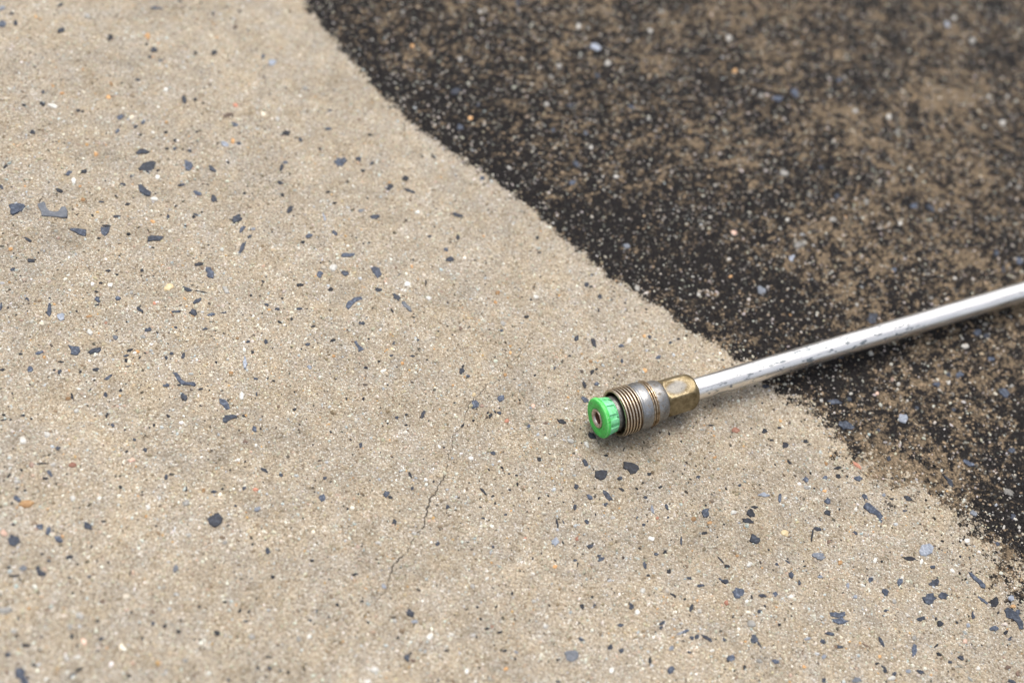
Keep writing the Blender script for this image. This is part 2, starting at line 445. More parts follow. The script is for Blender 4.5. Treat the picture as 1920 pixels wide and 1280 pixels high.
T11 = """35 153 70 26 5 b;22 257 40 36 0 b;205 350 44 20 0 b;310 393 60 24 -35 b;362 440 80 30 -55 l;285 470 30 10 -60 d;115 538 28 24 0 b;38 577 28 12 0 d;
610 175 52 24 5 d;590 122 24 24 0 b;497 45 28 14 0 b;655 50 32 18 90 d;405 180 14 12 0 d;325 263 20 8 45 b;475 310 28 10 90 d;545 584 18 10 0 d;625 604 14 8 0 d;433 633 16 14 0 b;295 650 24 14 60 b;
282 720 22 18 0 b;398 722 26 12 0 b;212 752 16 14 0 d;312 784 12 8 0 d;482 741 14 10 0 d;676 806 32 32 0 b;684 780 16 16 0 d;713 838 24 14 0 b;900 580 24 16 0 b;880 366 28 28 0 o;866 420 22 18 0 o;
897 962 36 34 0 b;838 1055 30 20 90 d;890 1042 24 20 0 b;462 1043 50 20 80 d;312 1066 22 18 0 b;368 1052 24 12 0 d;492 1085 14 12 0 d;682 1112 26 16 60 d;930 1085 28 24 0 r;1078 1000 22 22 0 p;
790 1002 24 18 0 p;1052 1115 28 26 0 b;1145 1163 14 14 0 d;1150 1097 32 14 0 n;1240 1088 46 20 -15 d;1370 965 44 26 -40 b;1368 880 50 18 -65 d;1438 875 34 22 0 b;1412 808 30 18 45 d;1437 792 20 12 0 d;
1200 787 22 14 90 b;1420 640 50 32 -60 k;1325 618 36 22 90 b;1575 660 34 18 0 b;1735 612 22 18 0 b;1785 725 28 28 0 b;1580 745 24 14 90 b;1850 645 18 16 0 b;1490 625 24 8 90 d;1285 720 22 10 0 d;
1402 750 22 18 0 o;1380 318 30 24 0 b;1405 330 18 16 0 d;1455 385 26 26 0 b;1448 465 16 12 90 d;1115 138 22 16 0 d;1103 52 20 20 0 d;1410 262 20 12 0 b;1040 500 24 18 0 d;1665 340 44 30 -60 w;
975 852 14 8 0 d;1605 103 50 32 10 l;345 763 22 16 0 o;910 540 28 28 0 w;1408 1165 50 28 -20 k;855 1268 30 20 0 b;30 962 14 14 0 d;110 1220 30 20 90 b;670 570 24 18 90 n;480 630 30 26 40 c;
370 318 40 26 0 w;490 397 30 24 0 w;1560 905 20 16 0 p;1620 632 24 24 0 w;1095 388 26 22 0 w;1710 800 26 22 0 o;1705 608 22 18 0 o;950 705 18 16 0 o;283 682 16 14 0 y;745 940 22 22 0 y;
920 828 22 18 0 o;1290 1195 36 24 -30 w;1380 1215 40 22 -40 w"""
T21 = """575 1225 36 36 0 k;458 1145 32 24 0 d;155 1112 36 10 0 d;295 1140 42 40 -60 r;690 1203 32 18 0 d;500 1197 28 10 0 d;540 1128 20 14 0 d;440 352 62 40 -50 l;1065 510 70 50 0 d;655 95 70 44 15 w;
615 168 34 34 0 l;912 1115 80 44 -20 b;1240 1070 62 44 -35 l;850 982 64 30 0 b;1810 925 56 56 0 b;1430 880 40 34 0 b;1558 825 38 36 0 b;1655 590 44 36 0 b;1705 610 34 34 0 b;1585 668 48 30 -15 w;
780 972 26 24 0 w;1497 870 26 26 0 w;980 432 28 24 90 w;1095 930 22 16 90 p;1805 235 30 24 90 d;1765 140 36 30 -40 b;1895 185 40 40 0 b;1735 740 34 24 0 b;1495 825 30 24 0 b;1527 1020 30 20 0 b;
1380 260 36 16 0 c;270 272 20 18 0 o;185 375 18 16 0 o;1215 877 28 24 0 w;1530 285 26 24 0 w;880 725 40 18 0 b;465 893 36 24 0 d;1850 1250 40 24 -20 b;1100 1140 24 20 0 b;1320 1010 24 18 0 b;
935 965 28 26 0 b;290 25 30 26 0 p;90 375 26 26 0 w;260 175 28 20 0 w;1180 850 20 24 0 p;945 935 24 20 0 c;1060 705 36 24 -50 c;1700 545 34 20 -20 c;1165 1215 22 20 0 c;1850 890 26 24 0 w;755 490 16 16 0 w;
1265 970 22 18 0 w;1185 240 30 24 90 b;1395 395 30 22 0 w"""
T02 = """408 55 40 32 0 r;740 28 38 26 15 p;235 48 66 10 5 d;280 102 46 22 -40 b;250 130 38 18 -10 d;120 82 20 14 0 d;50 115 26 14 60 d;97 244 36 34 0 b;148 274 76 44 5 o;65 268 22 14 45 d;
140 198 18 16 0 d;95 148 36 20 0 w;223 402 38 38 0 b;272 423 52 28 80 b;328 470 44 40 0 b;495 397 54 36 -30 b;583 370 26 16 0 d;72 475 72 56 -15 b;390 570 38 32 0 d;275 592 26 16 0 b;
238 552 16 14 0 d;515 512 16 14 0 d;130 635 50 38 -15 l;48 627 22 20 0 d;75 678 54 14 5 d;112 698 16 14 0 d;390 688 26 16 0 d;503 682 22 20 0 b;735 660 22 14 90 d;988 635 44 34 85 l;
1485 82 46 20 -25 d;1828 124 24 16 0 b;1812 238 42 32 30 b;1445 303 44 36 20 l;1508 537 38 26 85 b;1200 203 38 16 15 b;1047 187 28 16 90 d;960 103 20 12 0 d;935 118 26 26 0 b;
678 176 28 20 -25 d;650 115 14 12 0 d;1145 195 28 20 80 o;1437 190 30 20 0 r;1372 182 24 22 0 b;1325 282 18 18 0 b;1250 185 18 14 0 d;1580 108 24 20 0 b;1705 352 14 14 0 d;1757 593 26 18 0 d;
1533 687 26 24 0 d;405 1020 34 24 70 d;25 870 90 44 0 w;710 793 38 34 0 c;575 822 26 22 0 n;145 1068 40 18 0 d;232 1022 18 18 0 d;860 880 30 18 -60 n;1005 993 28 24 0 d;
1220 1002 36 34 0 k;1350 875 22 20 0 d;1400 880 22 20 0 d;1383 935 28 16 -20 b;1265 825 20 16 0 d;1675 875 24 18 0 n;800 1028 24 20 90 d;115 1222 60 52 0 b;140 1262 60 36 -50 b;445 1205 36 24 20 d;
408 1238 40 24 20 b;45 1120 34 26 30 b;1580 1215 26 20 0 b;1510 1137 44 14 5 d;1515 1200 28 18 0 b;1285 1265 24 18 0 b;1415 1025 36 36 0 w;435 1137 28 28 0 w;683 1078 46 26 80 c;1895 842 22 20 0 d;
1850 915 20 16 0 b;1780 877 20 20 0 b;1745 930 26 12 -20 b;178 55 30 30 0 p;20 435 40 34 0 p;1265 490 24 22 0 w;835 292 30 26 0 w;1048 265 40 34 0 w;410 242 36 26 0 w;450 900 40 40 0 w;395 965 26 32 0 w;
375 1140 30 30 0 w;1760 430 24 22 0 c;1060 450 30 26 0 w;75 990 36 26 0 w;470 1045 30 36 0 p;860 945 24 22 0 b;550 930 24 18 0 d;40 1220 24 22 0 n;570 1030 30 20 0 b;190 1180 26 22 0 d;100 918 18 26 0 b;
1680 1035 30 28 0 w;1740 1020 26 24 0 w;1340 20 24 20 0 w;1690 28 22 20 0 c;1040 1155 30 24 0 w;725 1240 24 20 0 d;880 1193 18 18 0 n"""
T12 = """255 217 36 34 0 b;274 236 28 20 0 d;387 111 32 22 85 d;298 376 36 26 -60 b;543 497 28 26 0 b;597 290 28 24 0 b;398 185 20 16 0 b;385 888 54 36 -75 d;410 938 46 26 10 l;498 1020 42 36 90 w;
370 1140 40 36 60 b;403 1158 26 26 0 n;78 672 38 16 0 d;240 738 32 30 -30 l;855 513 24 14 -60 b;798 354 20 18 0 b;925 333 22 14 10 b;800 203 52 14 -45 k;852 231 24 12 15 k;865 270 14 14 0 d;
985 113 18 14 0 d;943 105 12 10 0 d;962 777 20 20 0 d;1077 580 14 14 0 d;1732 105 28 22 -10 d;1568 126 24 24 0 d;1372 40 44 26 -50 b;1112 22 30 22 0 d;1322 173 30 24 -30 b;
1495 223 80 24 -40 d;1397 232 40 24 -55 b;1580 190 36 16 -40 d;1490 272 26 22 0 b;1315 289 38 20 90 d;1215 382 60 16 -75 d;1250 375 30 8 -65 b;1380 372 34 20 -35 b;1203 484 56 40 40 l;1327 467 24 22 0 r;
1400 510 34 28 0 d;1462 582 38 24 30 b;1315 590 20 20 0 b;1330 612 24 10 80 d;1450 562 20 16 0 b;1710 236 22 18 0 b;1795 180 24 20 0 d;1750 305 50 24 -65 l;1830 292 34 18 -55 b;1835 350 20 12 0 b;
1703 390 24 18 -20 b;1665 350 16 16 0 b;1777 352 18 16 0 r;1770 555 32 16 0 b;1820 545 24 20 0 d;1705 617 36 26 -60 b;1912 480 44 16 90 b;1725 676 22 12 0 d;1840 655 26 22 0 d;1865 785 34 16 -30 d;
1632 848 42 26 -65 b;1427 843 22 20 0 b;1355 848 36 22 50 d;1570 953 34 26 -15 b;1803 942 34 24 30 b;1798 970 22 20 0 b;1350 1035 36 26 0 b;1515 1080 32 26 90 b;1577 1097 30 26 -20 b;
1735 1160 40 18 85 d;1853 1205 48 32 50 b;1855 1085 30 26 0 l;1905 1000 40 16 20 l;893 992 32 18 15 k;820 975 22 20 0 k;845 965 20 14 0 r;920 1098 32 18 0 d;980 1105 30 16 -30 l;593 1100 32 12 0 d;
1203 623 26 24 0 o;925 1202 28 20 0 o;1220 1272 30 14 0 b;185 1208 44 34 0 w;1150 960 28 28 0 w;730 18 30 24 0 w;1035 465 20 12 10 r;740 735 30 20 -50 w;765 855 20 12 0 d;870 852 16 12 60 d;
152 942 20 14 0 d;318 1028 16 16 0 d;150 1272 40 24 0 w;705 1215 30 24 80 w;1520 1210 30 30 0 w;1665 880 30 30 0 w;745 1012 28 22 0 w;300 930 28 24 0 w;1083 820 24 20 0 w;820 692 24 22 0 w;410 438 30 20 0 w;
205 492 30 18 0 w;1530 350 24 20 0 w;1822 525 30 18 -10 c;1745 468 36 26 0 w;1520 497 22 20 0 y;1240 103 20 18 0 w;110 600 20 12 0 d;1300 762 18 16 0 d;1490 0 24 16 0 k;1695 760 30 26 0 w;1850 1090 20 20 0 l"""
T22 = """128 326 50 46 0 b;383 330 48 36 -60 d;368 374 68 30 -22 k;402 294 36 16 0 d;405 480 56 54 0 b;120 440 34 22 0 d;573 440 46 36 -35 y;757 416 38 30 0 d;726 455 72 10 85 d;815 322 38 34 70 d;812 262 34 30 0 b;
880 307 14 14 0 d;690 140 36 30 80 b;800 130 26 24 0 b;873 123 34 22 0 d;868 75 36 20 0 d;985 132 44 30 0 b;1022 130 16 16 0 k;1025 238 44 24 -30 b;1175 245 26 14 0 d;1265 247 40 28 -15 d;1250 313 28 14 0 b;
1275 585 80 24 -8 d;1405 630 30 20 0 b;1415 718 52 42 0 d;1388 806 78 52 -12 b;1463 790 52 42 0 b;1137 768 38 36 0 b;1220 715 46 30 40 b;1055 703 28 28 0 b;
1688 820 60 16 -40 b;1750 828 50 44 70 d;1845 808 40 36 80 l;1880 885 30 30 0 b;1860 850 30 20 0 o;1633 898 46 24 -85 b;1340 920 44 28 20 b;1448 950 38 32 0 d;1540 940 24 14 0 d;1605 955 26 26 0 l;1755 975 50 28 15 b;
1815 997 32 20 15 d;1845 1030 34 20 0 b;610 672 40 34 -50 b;655 716 24 20 90 b;520 780 30 26 0 b;445 790 42 20 0 d;388 798 24 12 -70 d;312 772 60 58 0 b;240 712 48 28 -15 b;
215 700 36 10 -35 b;102 733 42 20 0 b;38 693 30 20 -30 b;248 625 30 18 -20 d;215 590 44 10 -45 d;770 685 36 20 0 l;765 570 86 36 0 l;590 600 36 10 -35 b;530 613 26 14 0 b;455 225 66 24 5 l;545 238 46 18 85 b;
597 42 36 14 -35 d;318 173 20 16 0 b;87 126 26 22 0 b;1118 1045 54 24 -65 b;1308 1090 66 32 80 b;1430 1068 28 14 30 d;1445 1115 34 20 -25 d;1567 1137 34 30 -30 d;1505 1160 26 18 0 b;1095 1170 22 18 35 d;
1133 1200 48 24 -60 b;1192 1225 28 22 0 b;1270 1213 30 26 0 l;1340 1215 48 20 -25 b;1850 1270 50 20 -15 d;1832 1192 28 26 0 n;1885 1228 28 22 80 n;830 1003 64 22 -15 b;880 1075 42 18 0 b;705 1030 50 16 0 l;
795 1130 28 28 0 l;400 1032 46 40 -50 b;432 1065 44 10 -60 b;135 1027 56 24 -25 d;80 1020 28 24 0 b;50 1027 30 20 0 b;188 1033 14 14 0 d;235 1035 30 20 -60 b;15 990 40 20 20 b;38 1108 26 18 0 b;
270 1140 40 36 60 b;522 1158 40 26 0 b;350 1192 22 22 0 d;545 952 22 18 0 k;285 908 22 14 35 d;50 858 44 24 85 b;430 878 30 24 -30 b;1142 873 28 20 0 b;795 1265 30 26 60 b;383 947 48 36 -10 w;610 795 34 18 20 w;
1340 600 28 22 80 w;1720 1068 26 26 0 c;1175 1252 42 26 0 w;150 382 26 22 0 o;60 362 30 24 0 o;885 605 30 24 0 o;695 185 36 20 -15 w;797 205 24 20 0 o;980 60 70 18 -40 r;685 1188 20 20 0 o;245 830 30 26 80 r;
1500 145 70 24 -45 b;1835 205 76 36 -20 w;1635 325 46 34 0 l;1610 45 60 30 -25 b;1860 345 40 30 -60 b;1765 500 30 24 0 b;1808 405 28 18 80 w;1895 405 24 20 0 w;1155 25 30 30 0 b;285 325 34 26 -30 w;612 392 30 26 0 c;
375 615 36 26 0 w;1078 595 28 20 80 w;1190 822 28 26 0 w;430 1155 30 24 0 w;1305 1025 28 26 0 w;1665 1195 24 22 0 w;572 1078 28 22 0 c;165 1098 24 20 0 w;1600 480 30 26 0 w;790 1045 40 22 -10 b;980 1265 60 40 0 l;
305 565 18 16 0 o;1110 1130 20 18 0 o;1590 1045 30 26 0 p;180 15 22 18 0 o;805 50 22 22 0 o;820 488 26 18 0 n;370 885 28 20 0 c;1555 600 24 14 -40 c;970 795 24 28 0 l;1515 650 30 18 -50 w;930 735 20 36 0 l;
1130 225 26 20 0 l;970 440 28 22 -20 b;685 625 18 12 0 d;1425 918 14 22 0 d;905 775 14 14 0 k;1030 1065 50 10 -30 n"""
TILES = [((0, 0), T00), ((640, 0), T10), ((1280, 0), T20), ((0, 427), T01), ((640, 427), T11), ((1280, 427), T21),
         ((0, 853), T02), ((640, 853), T12), ((1280, 853), T22)]
# larger chips with an outline of their own, in photo pixels
OUTLINES = [
    ('l', [(69, 378), (76, 375), (84, 380), (87, 390), (92, 396), (102, 399), (111, 397), (116, 389), (123, 388), (127, 396), (127, 409), (118, 410), (104, 408), (90, 407), (78, 406), (77, 397), (72, 389)]),
    ('b', [(16, 385), (28, 382), (46, 384), (48, 388), (41, 397), (34, 400), (25, 405), (20, 402), (20, 393)]),
    ('b', [(254, 287), (262, 281), (272, 281), (281, 286), (275, 289), (258, 291)]),
    ('b', [(259, 318), (268, 308), (283, 304), (293, 306), (289, 317), (279, 328), (273, 322), (262, 321)]),
    ('b', [(259, 347), (266, 347), (275, 356), (284, 362), (282, 370), (274, 369), (262, 361)]),
    ('b', [(346, 301), (359, 306), (362, 314), (355, 322), (348, 320)]),
    ('b', [(391, 311), (398, 314), (406, 322), (404, 325), (393, 321)]),
    ('b', [(127, 429), (145, 429), (162, 432), (161, 444), (151, 442), (140, 436)]),
    ('b', [(189, 427), (206, 427), (204, 437), (197, 444), (190, 438)]),
    ('b', [(127, 646), (138, 649), (149, 650), (151, 659), (146, 666), (132, 664), (133, 656)]),
    ('b', [(323, 697), (331, 698), (340, 711), (349, 717), (365, 717), (368, 721), (365, 725), (352, 722), (341, 722), (334, 715)]),
    ('b', [(411, 747), (419, 748), (427, 754), (431, 766), (424, 768), (419, 762), (412, 756)]),
    ('b', [(417, 785), (420, 778), (431, 777), (444, 778), (445, 783), (433, 786), (424, 793), (418, 791)]),
    ('b', [(695, 502), (702, 500), (712, 503), (716, 515), (708, 523), (701, 515)]),
    ('b', [(648, 575), (652, 566), (664, 558), (678, 556), (680, 562), (668, 566), (660, 573), (653, 581)]),
    ('b', [(663, 640), (668, 639), (675, 649), (683, 656), (677, 658), (672, 661), (671, 653)]),
    ('b', [(885, 752), (892, 750), (899, 757), (896, 764), (884, 767)]),
    ('k', [(1116, 882), (1126, 880), (1139, 881), (1139, 888), (1133, 897), (1126, 899), (1115, 893)]),
    ('k', [(1169, 865), (1184, 867), (1197, 873), (1199, 879), (1193, 886), (1182, 889), (1176, 880), (1168, 877)]),
    ('d', [(388, 972), (400, 965), (409, 960), (418, 970), (415, 981), (403, 989), (392, 982)]),
    ('b', [(66, 1062), (74, 1058), (76, 1067), (88, 1074), (84, 1080), (72, 1079)]),
    ('b', [(1617, 951), (1623, 942), (1629, 943), (1640, 953), (1650, 961), (1656, 968), (1652, 981), (1647, 976), (1643, 967), (1630, 962)]),
    ('l', [(1722, 1033), (1727, 1022), (1741, 1019), (1750, 1027), (1747, 1037), (1735, 1043), (1726, 1042)]),
    ('b', [(1814, 1072), (1820, 1074), (1831, 1084), (1838, 1088), (1847, 1097), (1846, 1104), (1838, 1102), (1834, 1095), (1824, 1087)]),
    ('b', [(1882, 1144), (1888, 1138), (1897, 1142), (1909, 1152), (1919, 1168), (1919, 1179), (1911, 1179), (1907, 1168), (1898, 1160), (1887, 1157)]),
    ('b', [(1555, 1148), (1564, 1146), (1573, 1149), (1584, 1146), (1585, 1153), (1577, 1157), (1566, 1157), (1557, 1155)]),
    ('b', [(1558, 1160), (1571, 1159), (1580, 1156), (1583, 1162), (1593, 1163), (1584, 1168), (1572, 1170), (1562, 1166)]),
    ('l', [(1058, 1222), (1064, 1219), (1078, 1218), (1085, 1224), (1083, 1234), (1073, 1240), (1062, 1237)]),
    ('b', [(30, 1252), (40, 1251), (46, 1260), (47, 1270), (56, 1282), (44, 1284), (38, 1274), (29, 1268)]),
]


def chip_material(name, dark, mid, light, rough, spec, scale=800.0):
    t = NT(name)
    v = t.coord(out='Object')
    oi = t.node('ShaderNodeObjectInfo')
    at_ = t.node('ShaderNodeVectorMath', operation='ADD')
    t.set(at_.inputs[0], v)
    t.t.links.new(oi.outputs['Location'], at_.inputs[1])
    v2 = at_.outputs[0]
    n = t.noise(v2, scale, 4.0, .65)
    c = t.ramp(n, [(.25, dark), (.5, mid), (.78, light)])
    k = t.step(oi.outputs['Random'], 0, 1, .55, 1.5)
    nd = t.node('ShaderNodeVectorMath', operation='SCALE')
    t.set(nd.inputs[0], c); t.set(nd.inputs['Scale'], k)
    t.bsdf(Base_Color=nd.outputs[0], Roughness=rough)
    t.b.inputs['Specular IOR Level'].default_value = spec
    t.set(t.b.inputs['Normal'], t.bump(t.noise(v2, 1300.0, 3.0, .6), .5, .0003))
    return t.m


CHIP_MAT = {
    'k': chip_material('black_slate', (.004, .005, .008), (.008, .0095, .014), (.035, .042, .058), .5, .25),
    'd': chip_material('dark_slate', (.006, .0075, .0115), (.014, .017, .0245), (.055, .065, .086), .55, .25),
    'b': chip_material('blue_grey_slate', (.012, .0165, .026), (.029, .037, .055), (.12, .142, .178), .55, .25),
    'l': chip_material('pale_blue_stone', (.075, .087, .108), (.14, .158, .188), (.30, .315, .34), .55, .4),
    'w': chip_material('white_quartz', (.25, .24, .215), (.35, .34, .31), (.54, .53, .50), .5, .3),
    'g': chip_material('dirty_quartz', (.16, .15, .13), (.25, .24, .215), (.42, .41, .38), .55, .3),
    'c': chip_material('cream_quartz', (.30, .255, .185), (.42, .375, .295), (.57, .53, .45), .55, .35),
    'y': chip_material('yellow_stone', (.28, .205, .105), (.38, .30, .175), (.48, .415, .29), .6, .35),
    'o': chip_material('orange_stone', (.22, .115, .05), (.33, .185, .075), (.43, .31, .18), .6, .35),
    'r': chip_material('red_stone', (.17, .07, .045), (.28, .125, .08), (.42, .25, .17), .6, .35),
    'p': chip_material('pink_stone', (.28, .175, .13), (.38, .255, .195), (.47, .36, .29), .6, .35),
    'n': chip_material('brown_stone', (.035, .022, .016), (.075, .048, .034), (.15, .10, .07), .6, .35),
}


def outline_blob(x, y, L, W, ang, n, sharp):
    """irregular outline round a photo pixel, angle counter-clockwise as seen"""
    pts = []
    a0 = random.random() * 6.28
    ph = random.random() * 6.28
    ca, sa = math.cos(R(ang)), math.sin(R(ang))
    for i in range(n):
        a = a0 + (i + random.uniform(-.28, .28)) * 2 * math.pi / n
        k = 1 + random.uniform(-.30, .22) * sharp + .13 * sharp * math.sin(2 * a + ph)
        u, w = math.cos(a) * L / 2 * k, math.sin(a) * W / 2 * k
        pts.append((x + u * ca - w * sa, y - (u * sa + w * ca)))
    return pts


chips = []      # (colour, outline on the ground in metres, round?)
for col, pts in OUTLINES:
    # break the long straight edges up a little
    q = []
    for i, a in enumerate(pts):
        b = pts[(i + 1) % len(pts)]
        q.append(a)
        d = math.hypot(b[0] - a[0], b[1] - a[1])
        if d > 8 and len(pts) < 12:
            q.append(((a[0] + b[0]) / 2 + random.uniform(-1, 1), (a[1] + b[1]) / 2 + random.uniform(-1, 1)))
    g = at([p[0] for p in q], [p[1] for p in q])[:, :2]
    chips.append((col, g, False))
for (ox, oy), txt in TILES:
    for rec in txt.replace('\n', '').split(';'):
        f = rec.split()
        if len(f) != 6:
            continue
        x, y, L, W, ang = (float(q) for q in f[:5])
        col = f[5]
        rnd = col in 'wcyoprg'
        n = (9 if L < 30 else 11 if L < 50 else 13)
        if col == 'l':
            L *= .9; W *= .9
        q0 = at(ox + x / 3, oy + y / 3)
        if col in 'wc' and stain_sd(np.array([q0[0]]), np.array([q0[1]]))[0] > 0:
            L *= .84; W *= .84
            col = 'g'
        pts = outline_blob(ox + x / 3, oy + y / 3, L / 3 * 1.06, W / 3 * 1.08, ang, n, .8 if rnd else 1.15)
        g = at([p[0] for p in pts], [p[1] for p in pts])[:, :2]
        chips.append((col, g, rnd))


def chip_geometry(g, rnd):
    """a piece of stone sunk into the surface, its broken top a little proud of the mortar"""
    c = g.mean(0)
    p = g - c
    area = 0.5 * np.sum(p[:, 0] * np.roll(p[:, 1], -1) - np.roll(p[:, 0], -1) * p[:, 1])
    if area < 0:
        p = p[::-1]
    n = len(p)
    size = math.sqrt(abs(area))
    up = min(.00045, .10 * size + .00010) * random.uniform(.7, 1.3) + (.04 * size if rnd else 0)
    tilt = np.array([random.uniform(-.05, .05), random.uniform(-.05, .05)])
    base = np.c_[p * 1.02, np.full(n, -.0012)]
    rim = np.c_[p, np.full(n, up * .35)]
    ins = p * (1 - min(.32, .00030 / size)) if not rnd else p * .70
    top = np.c_[ins, up + ins @ tilt + np.array([random.uniform(-.16, .16) for _ in range(n)]) * up]
    verts = np.vstack([base, rim, top])
    faces = []
    for i in range(n):
        j = (i + 1) % n
        faces.append((i, j, n + j, n + i))
        faces.append((n + i, n + j, 2 * n + j, 2 * n + i))
    tri = tessellate_polygon([[Vector((a[0], a[1], 0)) for a in ins]])
    for a, b, d in tri:
        va, vb, vd = ins[a], ins[b], ins[d]
        cr = (vb[0] - va[0]) * (vd[1] - va[1]) - (vb[1] - va[1]) * (vd[0] - va[0])
        faces.append((2 * n + a, 2 * n + b, 2 * n + d) if cr > 0 else (2 * n + a, 2 * n + d, 2 * n + b))
    z = float(height(np.array([c[0]]), np.array([c[1]]))[0])
    return verts, faces, (c[0], c[1], z), abs(area)


built = []
for col, g, rnd in chips:
    v, f, loc, area = chip_geometry(g, rnd)
    built.append((area, col, v, f, loc, rnd, g))
built.sort(key=lambda q: -q[0])
CHIP_DISC = []                                     # for keeping sand grains off the stones
n_kind = {'stone_chip': 0, 'pebble': 0}
rest = {}
for area, col, v, f, loc, rnd, g in built:
    kind = 'pebble' if rnd else 'stone_chip'
    CHIP_DISC.append(g)
    if n_kind[kind] < 295:
        n_kind[kind] += 1
        me = bpy.data.meshes.new(kind)
        me.from_pydata([tuple(q) for q in v], [], f)
        for p in me.polygons:
            p.use_smooth = rnd
        o = link(kind, me, CHIP_MAT[col], ground)
        o.location = loc
    else:
        rest.setdefault((kind, col), []).append((v + np.array(loc), f))
for (kind, col), lst in rest.items():
    vs, fs = [], []
    for v, f in lst:
        k = len(vs)
        vs += [tuple(q) for q in v]
        fs += [tuple(i + k for i in q) for q in f]
    me = bpy.data.meshes.new('small_' + kind + 's')
    me.from_pydata(vs, [], fs)
    o = link('small_' + kind + 's', me, CHIP_MAT[col], ground)
    o['kind'] = 'stuff'

# ------------------------------------------------------------------ hairline crack
CRACK_T = [(1340, 430, 0), (1270, 478, 0), (1200, 515, 0), (1130, 550, 0), (1090, 585, 0), (1060, 605, 0), (1045, 655, 0), (1000, 712, 0), (940, 770, 0), (905, 840, 0), (850, 875, 0),
           (812, 885, 0), (800, 915, 0), (740, 965, 0), (712, 1005, 0), (700, 1050, 0), (690, 1085, 0), (676, 1120, 0), (630, 1165, 0), (622, 1230, 0),
           (590, 40, 1), (597, 95, 1), (572, 135, 1), (545, 165, 1), (530, 215, 1), (497, 245, 1), (485, 300, 1), (470, 350, 1), (462, 400, 1), (415, 450, 1),
           (385, 505, 1), (365, 550, 1), (330, 580, 1), (300, 605, 1), (282, 640, 1), (270, 700, 1), (255, 750, 1), (205, 815, 1), (180, 865, 1)]
CRACK_PX = [(640 + a / 3, (427 if k == 0 else 853) + b / 3) for a, b, k in CRACK_T]
CRACK_W = np.interp(np.arange(len(CRACK_PX)), [0, 3, 6, 12, 17, 19, 21, 27, 34, 38], [.03, .05, .10, .14, .20, .10, .17, .33, .22, .05])
cpts, cw = [], []
for i in range(len(CRACK_PX) - 1):
    a, b = at(*CRACK_PX[i])[:2], at(*CRACK_PX[i + 1])[:2]
    m = max(2, int(np.linalg.norm(b - a) / .0009))
    for k in range(m):
        t = k / m
        nrm = np.array([-(b - a)[1], (b - a)[0]]) / np.linalg.norm(b - a)
        cpts.append(a + (b - a) * t + nrm * random.uniform(-.00045, .00045))
        cw.append((CRACK_W[i] * (1 - t) + CRACK_W[i + 1] * t) * random.uniform(.35, 1.45) * MM * (.25 + 1.3 * float(vnoise(np.array([i + t]), np.array([0.5]), 1.7, 77)[0])))
cpts = np.array(cpts); cw = np.array(cw)
tang = np.gradient(cpts, axis=0)
tang /= np.linalg.norm(tang, axis=1, keepdims=True) + 1e-12
nor = np.c_[-tang[:, 1], tang[:, 0]]
hz = height(cpts[:, 0], cpts[:, 1])
cv = np.vstack([np.c_[cpts + nor * cw[:, None], hz + .00010], np.c_[cpts - nor * cw[:, None], hz + .00010],
                np.c_[cpts + nor * cw[:, None] * 1.6, hz - .0006], np.c_[cpts - nor * cw[:, None] * 1.6, hz - .0006]])
m = len(cpts)
cf = []
for i in range(m - 1):
    cf += [(i, m + i, m + i + 1, i + 1), (2 * m + i, i, i + 1, 2 * m + i + 1), (m + i, 3 * m + i, 3 * m + i + 1, m + i + 1)]
tcr = NT('dirt_in_crack')
cc = tcr.noise(tcr.coord(), 900.0, 3.0, .6)
tcr.bsdf(Base_Color=tcr.ramp(cc, [(.3, (.02, .018, .015)), (.7, (.085, .07, .054))]), Roughness=.95)
cme = bpy.data.meshes.new('hairline_crack')
cme.from_pydata([tuple(q) for q in cv], [], cf)
link('hairline_crack', cme, tcr.m, ground)

# ------------------------------------------------------------------ sand grains standing out of the mortar
NG = 270000
bx0, bx1, by0, by1 = -0.39, 0.35, -0.26, 0.49
sx = RNG.uniform(bx0, bx1, NG); sy = RNG.uniform(by0, by1, NG)
ppx, ppy = to_px(sx, sy)
inside = (ppx > -130) & (ppx < 2050) & (ppy > -110) & (ppy < 1390)
keep = inside | (RNG.random(NG) < .12)
sx, sy, ppx, ppy = sx[keep], sy[keep], ppx[keep], ppy[keep]
# keep off the stones and the crack
grid = {}
free = np.ones(len(sx), bool)
order = np.argsort(sx)
sxs = sx[order]
for g in CHIP_DISC:
    c = g.mean(0)
    a = np.searchsorted(sxs, g[:, 0].min()); b = np.searchsorted(sxs, g[:, 0].max())
    ids = order[a:b]
    qx, qy = sx[ids], sy[ids]
    gi = c + (g - c) * .80
    ins = np.zeros(len(ids), bool)
    for i in range(len(gi)):
        p, q = gi[i], gi[(i + 1) % len(gi)]
        cond = ((p[1] > qy) != (q[1] > qy)) & (qx < (q[0] - p[0]) * (qy - p[1]) / (q[1] - p[1] + 1e-15) + p[0])
        ins ^= cond
    ins &= RNG.random(len(ids)) > .025
    free[ids[ins]] = False
for i in range(0, m, 1):
    a = np.searchsorted(sxs, cpts[i, 0] - .0007); b = np.searchsorted(sxs, cpts[i, 0] + .0007)
    ids = order[a:b]
    d = np.hypot(sx[ids] - cpts[i, 0], sy[ids] - cpts[i, 1])
    free[ids[d < cw[i] * 2.6]] = False
sx, sy, ppx, ppy = sx[free], sy[free], ppx[free], ppy[free]
NG = len(sx)
rad = np.clip(RNG.lognormal(math.log(.43), .36, NG), .22, 1.15) * MM
sdg = stain_sd(sx, sy)
rg = ragged(sx, sy)
e = sdg + edge_noise(sx, sy) + RNG.normal(0, 2.4 + 11.0 * rg, NG)
dirty = e > 0
PAL = np.array([(.39, .32, .23), (.385, .345, .275), (.50, .455, .38), (.70, .67, .60), (.21, .16, .11), (.44, .27, .13), (.42, .31, .235), (.032, .033, .04), (.41, .43, .42), (.10, .085, .07)])
